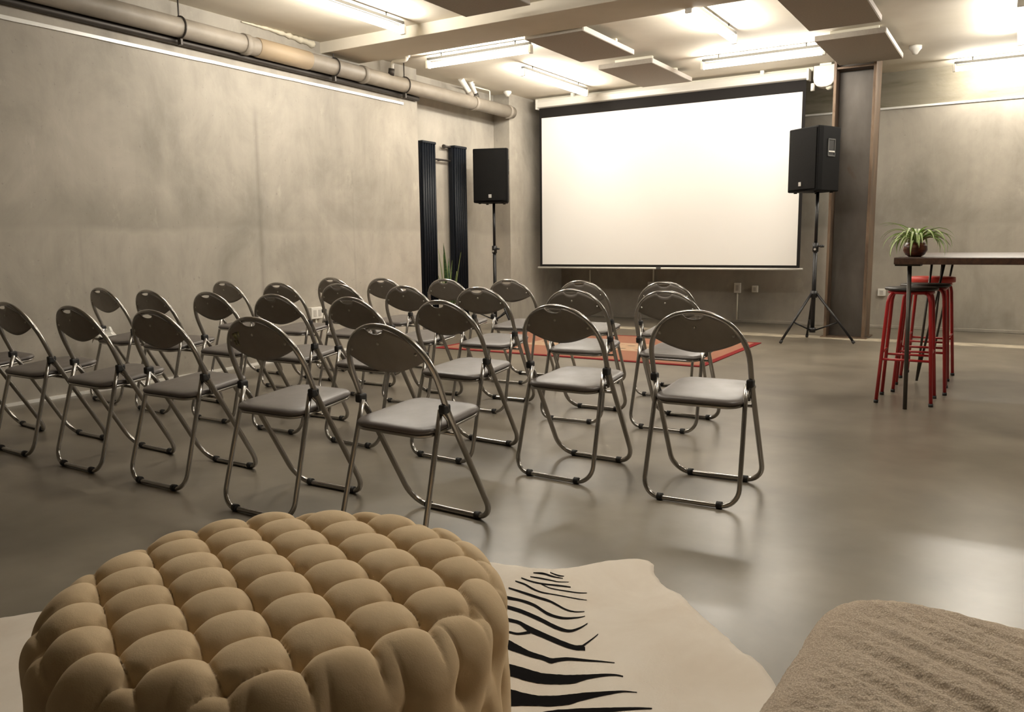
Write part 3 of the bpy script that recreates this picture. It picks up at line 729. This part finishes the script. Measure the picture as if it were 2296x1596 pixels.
t = thing('spider_plant', 'spider plant with variegated leaves in a dark round bowl on the table corner', 'plant', (-.555, 5.72, TZ))
MB().lathe([(0, 0), (.035, 0), (.055, .012), (.070, .040), (.068, .066), (.056, .088), (.050, .086), (.060, .062), (0, .058)], (0, 0, 0), 26).build('bowl', M['pot'], t)
MB().lathe([(0, .074), (.057, .074)], (0, 0, 0), 20).build('soil', M['soil'], t)
r2 = random.Random(3)
for i in range(64):
    az = i * 2.39996 + r2.uniform(-.2, .2); L_ = r2.uniform(.18, .31); lean = radians(r2.uniform(48, 88)); r0 = r2.uniform(0, .028)
    rows, att = blade_leaf((r0 * cos(az), r0 * sin(az), .072), az, L_, r2.uniform(.017, .025), r2.uniform(2.0, 3.2), lean, 12, .22)
    for rr in rows:
        for p in rr:
            rad = sqrt(p.x * p.x + p.y * p.y)
            if p.z < .004: p.z = .004
    m = MB(); m.grid(rows); m.build('leaf', M['leaf'], t, att=att)

# ------------------------------------------------------------------ hide with zebra stripes
out = [(-2.62, .80), (-2.44, 1.08), (-2.38, 1.17), (-2.2, 1.42), (-1.95, 1.72), (-1.68, 1.98), (-1.50, 2.13), (-1.37, 2.175), (-1.26, 2.20), (-1.17, 2.265), (-1.10, 2.36), (-1.03, 2.43), (-.965, 2.425),
       (-.925, 2.345), (-.86, 2.27), (-.795, 2.235), (-.745, 2.18), (-.66, 2.10), (-.60, 2.045), (-.545, 1.99), (-.49, 1.955), (-.40, 1.80), (-.36, 1.5), (-.35, 1.1), (-.45, .65), (-.8, .32), (-1.3, .2), (-1.9, .25), (-2.4, .45)]
def smooth_closed(pts, n_=8):
    res = []; N = len(pts)
    for i in range(N):
        p0, p1, p2, p3 = (Vector(pts[(i + k - 1) % N]) for k in range(4))
        for j in range(n_):
            t_ = j / n_; res.append(.5 * ((2 * p1) + (p2 - p0) * t_ + (2 * p0 - 5 * p1 + 4 * p2 - p3) * t_ ** 2 + (3 * p1 - p0 - 3 * p2 + p3) * t_ ** 3))
    return res
ol = smooth_closed(out)
ol = [p + Vector((noise.noise(Vector((i * .35, 1, 2))), noise.noise(Vector((i * .35, 5, 2))))) * .006 for i, p in enumerate(ol)]
cen = Vector((-1.35, 1.2)); rows = []
def hz(x, y, k): return .004 + (.004 + .004 * noise.noise(Vector((x * 5, y * 5, 0))) + .010 * max(0, noise.noise(Vector((x * 2.2 + 4, y * 2.2, 1)))) * min(1, (1 - k) * 6)) * (1 if k < 1 else 0)
for k in (0, .2, .4, .55, .7, .8, .88, .94, .98, 1.0):
    rows.append([(cen.x + (p.x - cen.x) * k, cen.y + (p.y - cen.y) * k, hz(cen.x + (p.x - cen.x) * k, cen.y + (p.y - cen.y) * k, k)) for p in ol])
rows.append([(p.x, p.y, 0) for p in ol])
hd = MB().grid(rows, close_u=True)
hide = hd.build('cowhide_rug', M['hide'])
tag(hide, 'cream cowhide rug with black zebra stripes on the floor around the tufted pouf', 'rug')
# view axes (also used by the camera below); the hide's stripe outlines are image pixels, projected through the camera to the floor and laid flat on the hide
F_, (yaw, pit, rol) = 1829.6, (radians(31.7285), radians(7.893), radians(-.638))
fw = Vector((-sin(yaw) * cos(pit), cos(yaw) * cos(pit), -sin(pit))); rt = Vector((cos(yaw), sin(yaw), 0)); up = rt.cross(fw)
R2 = rt * cos(rol) + up * sin(rol); U2 = -rt * sin(rol) + up * cos(rol)
CAMZ = 1.054
def floor_pt(px, py):
    d = R2 * ((px - 1148) / F_) - U2 * ((py - 798) / F_) + fw; t_ = -CAMZ / d.z
    return Vector((d.x * t_, d.y * t_))
STR = [
 [(355, 260, 8), (440, 268, 16), (520, 295, 13), (600, 315, 7)],
 [(495, 258, 7), (560, 285, 11), (610, 295, 6)],
 [(330, 293, 8), (430, 312, 12), (520, 335, 10), (560, 345, 7), (650, 350, 4)],
 [(255, 303, 10), (350, 340, 14), (440, 362, 13), (560, 380, 14), (665, 395, 9)],
 [(400, 350, 8), (450, 380, 9), (520, 410, 9), (700, 440, 8), (800, 443, 5)],
 [(205, 330, 10), (280, 360, 16), (350, 405, 18), (420, 438, 12), (520, 458, 8), (700, 490, 7), (800, 500, 4)],
 [(150, 392, 14), (250, 430, 20), (380, 480, 22), (500, 520, 19), (620, 580, 14), (700, 597, 9), (780, 592, 5)],
 [(60, 455, 26), (130, 478, 26), (240, 505, 24), (360, 550, 26), (480, 620, 24), (600, 650, 18), (720, 643, 10), (785, 628, 5)],
 [(40, 535, 30), (140, 565, 32), (260, 605, 33), (400, 660, 34), (540, 725, 33), (650, 752, 22), (740, 725, 15), (805, 685, 8)],
 [(40, 640, 28), (150, 672, 28), (240, 695, 30), (320, 745, 52), (450, 800, 46), (600, 860, 46), (700, 890, 42), (760, 890, 44), (785, 900, 30)],
 [(740, 895, 30), (790, 855, 18), (840, 815, 14), (893, 770, 8)],
 [(40, 760, 20), (150, 770, 18), (230, 785, 18), (330, 770, 26)],
 [(40, 820, 90), (150, 875, 80), (240, 915, 62), (330, 955, 46), (430, 985, 40), (500, 1010, 46), (560, 1000, 34), (650, 990, 28), (800, 998, 18), (920, 1003, 11), (1030, 1012, 6)],
 [(40, 1070, 100), (165, 1085, 100), (300, 1125, 100), (420, 1155, 88), (550, 1165, 80), (680, 1162, 72), (800, 1140, 42), (950, 1120, 22), (1040, 1118, 14), (1100, 1128, 10)],
 [(40, 1300, 140), (165, 1308, 135), (300, 1325, 98), (400, 1335, 85), (520, 1338, 84), (650, 1325, 80), (760, 1300, 62), (880, 1280, 42), (1000, 1262, 26), (1110, 1250, 12), (1215, 1256, 6)],
 [(40, 1500, 120), (300, 1490, 100), (600, 1450, 90), (850, 1420, 60), (1050, 1398, 34), (1200, 1388, 22), (1340, 1390, 10)],
]
zb = MB(); zoff = 0
dep = bpy.context.evaluated_depsgraph_get()
from mathutils.bvhtree import BVHTree
bv = BVHTree.FromPolygons([v.co for v in hide.data.vertices], [tuple(p.vertices) for p in hide.data.polygons])
def on_hide(p):
    h = bv.ray_cast(Vector((p.x, p.y, 1)), Vector((0, 0, -1)))
    return (h[0].z if h[0] else .006) + .0012
for st_ in STR:
    P = []
    for i in range(len(st_) - 1):
        p0, p1, p2, p3 = (Vector(st_[max(0, min(len(st_) - 1, i + k - 1))]) for k in range(4))
        for j in range(7):
            t_ = j / 7; P.append(.5 * ((2 * p1) + (p2 - p0) * t_ + (2 * p0 - 5 * p1 + 4 * p2 - p3) * t_ ** 2 + (3 * p1 - p0 - 3 * p2 + p3) * t_ ** 3))
    P.append(Vector(st_[-1])); rows = []
    for i, p in enumerate(P):
        wv = max(2, p.z) * (1 + .08 * noise.noise(Vector((i * .6, p.x * .01, p.y * .01))))
        cs = []
        for q in (-.5, -.17, .17, .5):
            g = floor_pt(1100 + p.x / 3.703, 1220 + (p.y + q * wv) / 3.703); cs.append((g.x, g.y, on_hide(g)))
        rows.append(cs)
    zb.grid(rows)
zb.build('zebra_stripes', M['stripe'], hide)

# ------------------------------------------------------------------ tufted pouf
PC = Vector((-1.13, 1.00)); PRr, PH = .425, .445
A_, B_ = Vector((.043, .099)), Vector((-.094, .045)); P0_ = Vector((-1.01, .74)) - PC; DET = A_.x * B_.y - A_.y * B_.x
def tuft(x, y):
    dx_, dy_ = x - P0_.x, y - P0_.y
    s = (dx_ * B_.y - dy_ * B_.x) / DET; t_ = (A_.x * dy_ - A_.y * dx_) / DET
    fs, ft = s - math.floor(s), t_ - math.floor(t_)
    e = (max(0, sin(pi * fs)) * max(0, sin(pi * ft)))
    ds, dt = min(fs, 1 - fs) * .107, min(ft, 1 - ft) * .104
    return e, sqrt(ds * ds + dt * dt), (math.floor(s), math.floor(t_))
NS = 22
def pouf_disp(x, y, z, wt):
    r = sqrt(x * x + y * y); th = math.atan2(y, x)
    e, rb, cell = tuft(x, y)
    top = -.030 * (1 - e ** .30) - .018 * exp(-(rb / .018) ** 2) + .004 * noise.noise(Vector((cell[0] * 3.1, cell[1] * 2.7, 0)))
    f = NS * th / (2 * pi); ff = f - math.floor(f); side_e = abs(sin(pi * ff))
    g = f + .5; gg = abs(sin(pi * (g - math.floor(g))))
    k1 = exp(-((z - .335) / .030) ** 2) * exp(-(min(ff, 1 - ff) * .103 / .020) ** 2)
    k2 = exp(-((z - .235) / .028) ** 2) * exp(-((abs(ff - .5)) * .103 / .020) ** 2)
    up_ = min(1, max(0, (z - .235) / .10))
    pl = side_e * up_ + gg * (1 - up_)
    side = -.020 * (1 - max(0, pl) ** .40) - .020 * k1 - .026 * k2 + .006 * noise.noise(Vector((th * 6, z * 9, 1)))
    return top * wt + side * (1 - wt)
rows = []; rc = .085; NT_ = 640
prof = []
for i in range(150): prof.append((max(.0005, (PRr - rc) * (i / 149)), PH, 1., 0., 1.))
for i in range(1, 31):
    a = pi / 2 * i / 30; prof.append((PRr - rc + rc * sin(a), PH - rc + rc * cos(a), cos(a), sin(a), .5 + .5 * cos(min(pi, a * 2.0))))
for i in range(1, 61): prof.append((PRr - .012 * (i / 60) ** 3, (PH - rc) * (1 - i / 60) + .006 * (i / 60), 0., 1., 0.))
for r, z, nz, nr, wt in prof:
    row = []
    for k in range(NT_):
        th = 2 * pi * k / NT_; x, y = r * cos(th), r * sin(th)
        crown = .016 * (1 - (r / PRr) ** 2) * nz
        d = pouf_disp(x, y, z, wt) * min(1, z / .05)
        row.append((x + cos(th) * nr * d, y + sin(th) * nr * d, max(.004, z + nz * d + crown)))
    rows.append(row)
t = thing('tufted_pouf', 'large round tan velvet pouf with deep button tufting on the cowhide', 'pouf', (PC.x, PC.y, .008))
MB().grid(rows, close_u=True).build('upholstery', M['pouf'], t)
for i in range(-9, 10):
    for j in range(-9, 10):
        p = P0_ + A_ * i + B_ * j
        if p.length < PRr - rc - .01:
            z = PH + .016 * (1 - (p.length / PRr) ** 2) - .056
            MB().lathe([(0, .006), (.005, .005), (.008, .001), (.008, -.004)], (p.x, p.y, z), 10).build('button', M['pouf'], t)

# ------------------------------------------------------------------ boucle seat
BX0, BX1, BY0, BY1, BH, RC, RE = -.285, .70, .50, 1.485, .455, .13, .10
bc = Vector(((BX0 + BX1) / 2, (BY0 + BY1) / 2)); ha, hb = (BX1 - BX0) / 2, (BY1 - BY0) / 2
def rr_radius(th):
    c_, s_ = cos(th), sin(th); lo, hi = 0., 2.
    for _ in range(40):
        m_ = (lo + hi) / 2; qx, qy = abs(m_ * c_) - (ha - RC), abs(m_ * s_) - (hb - RC)
        d = sqrt(max(qx, 0) ** 2 + max(qy, 0) ** 2) + min(max(qx, qy), 0) - RC
        if d > 0: hi = m_
        else: lo = m_
    return lo
NB = 720; RAD = [rr_radius(2 * pi * k / NB) for k in range(NB)]
rows = []; prof = [(max(.001, i / 110), 0., 1., 0.) for i in range(111)] + [(1., a, cos(a), sin(a)) for a in [pi / 2 * i / 24 for i in range(1, 25)]] + [(1., pi / 2 + .001 + i / 30, 0., 1.) for i in range(31)]
for q, a, nz, nr in prof:
    row = []
    for k in range(NB):
        th = 2 * pi * k / NB; R_ = RAD[k] - RE
        if a <= pi / 2: r, z = R_ * q + RE * sin(a) if a > 0 else R_ * q, BH - RE + RE * cos(a)
        else: r, z = R_ + RE, (BH - RE) * (1 - (a - pi / 2 - .001))
        x, y = r * cos(th), r * sin(th); wx, wy = x + bc.x, y + bc.y
        dn = (wx * .54 + wy * .84)
        amp = .0022 * min(1, max(0, (wx + .24) / .14)) * min(1, max(0, (1.46 - wy) / .1))
        rid = amp * (sin(2 * pi * dn / .058 + 1.6 * noise.noise(Vector((wx * 4, wy * 4, 0)))) + .6 * sin(2 * pi * dn / .031))
        nb = .0022 * noise.noise(Vector((wx * 110, wy * 110, z * 110))) + .004 * noise.noise(Vector((wx * 14, wy * 14, z * 14)))
        d = (rid * nz + nb) * min(1, z / .03); crown = .02 * nz * (1 - q * q) if a == 0 else 0
        row.append((x + cos(th) * nr * d, y + sin(th) * nr * d, max(.0, z + nz * d + crown)))
    rows.append(row)
t = thing('boucle_ottoman', 'beige boucle upholstered ottoman with rounded corners in the bottom right corner', 'ottoman', (bc.x, bc.y, 0), radians(-3))
MB().grid(rows, close_u=True).build('cover', M['boucle'], t)

# ------------------------------------------------------------------ camera, world, view
cd = bpy.data.cameras.new('camera'); cam = bpy.data.objects.new('camera', cd); COL.objects.link(cam)
cd.sensor_width = 36; cd.lens = F_ / 2296 * 36; cd.clip_start = .02; cd.clip_end = 100
mw = Matrix.Identity(4)
for i, v in enumerate((R2, U2, -fw)):
    for j in range(3): mw[j][i] = v[j]
mw.translation = (0, 0, CAMZ); cam.matrix_world = mw
SC.camera = cam
wd = bpy.data.worlds.new('world'); SC.world = wd; wd.use_nodes = True
wd.node_tree.nodes['Background'].inputs[0].default_value = (1, .85, .66, 1); wd.node_tree.nodes['Background'].inputs[1].default_value = .02
vs = SC.view_settings; vs.view_transform = 'Standard'; vs.look = 'None'; vs.exposure = 1.8; vs.gamma = 1; vs.use_curve_mapping = False
cy = SC.cycles
cy.use_denoising = True; cy.max_bounces = 7; cy.diffuse_bounces = 4; cy.glossy_bounces = 4; cy.transmission_bounces = 2
cy.sample_clamp_indirect = 1.6; cy.caustics_reflective = False; cy.caustics_refractive = False; cy.blur_glossy = .5
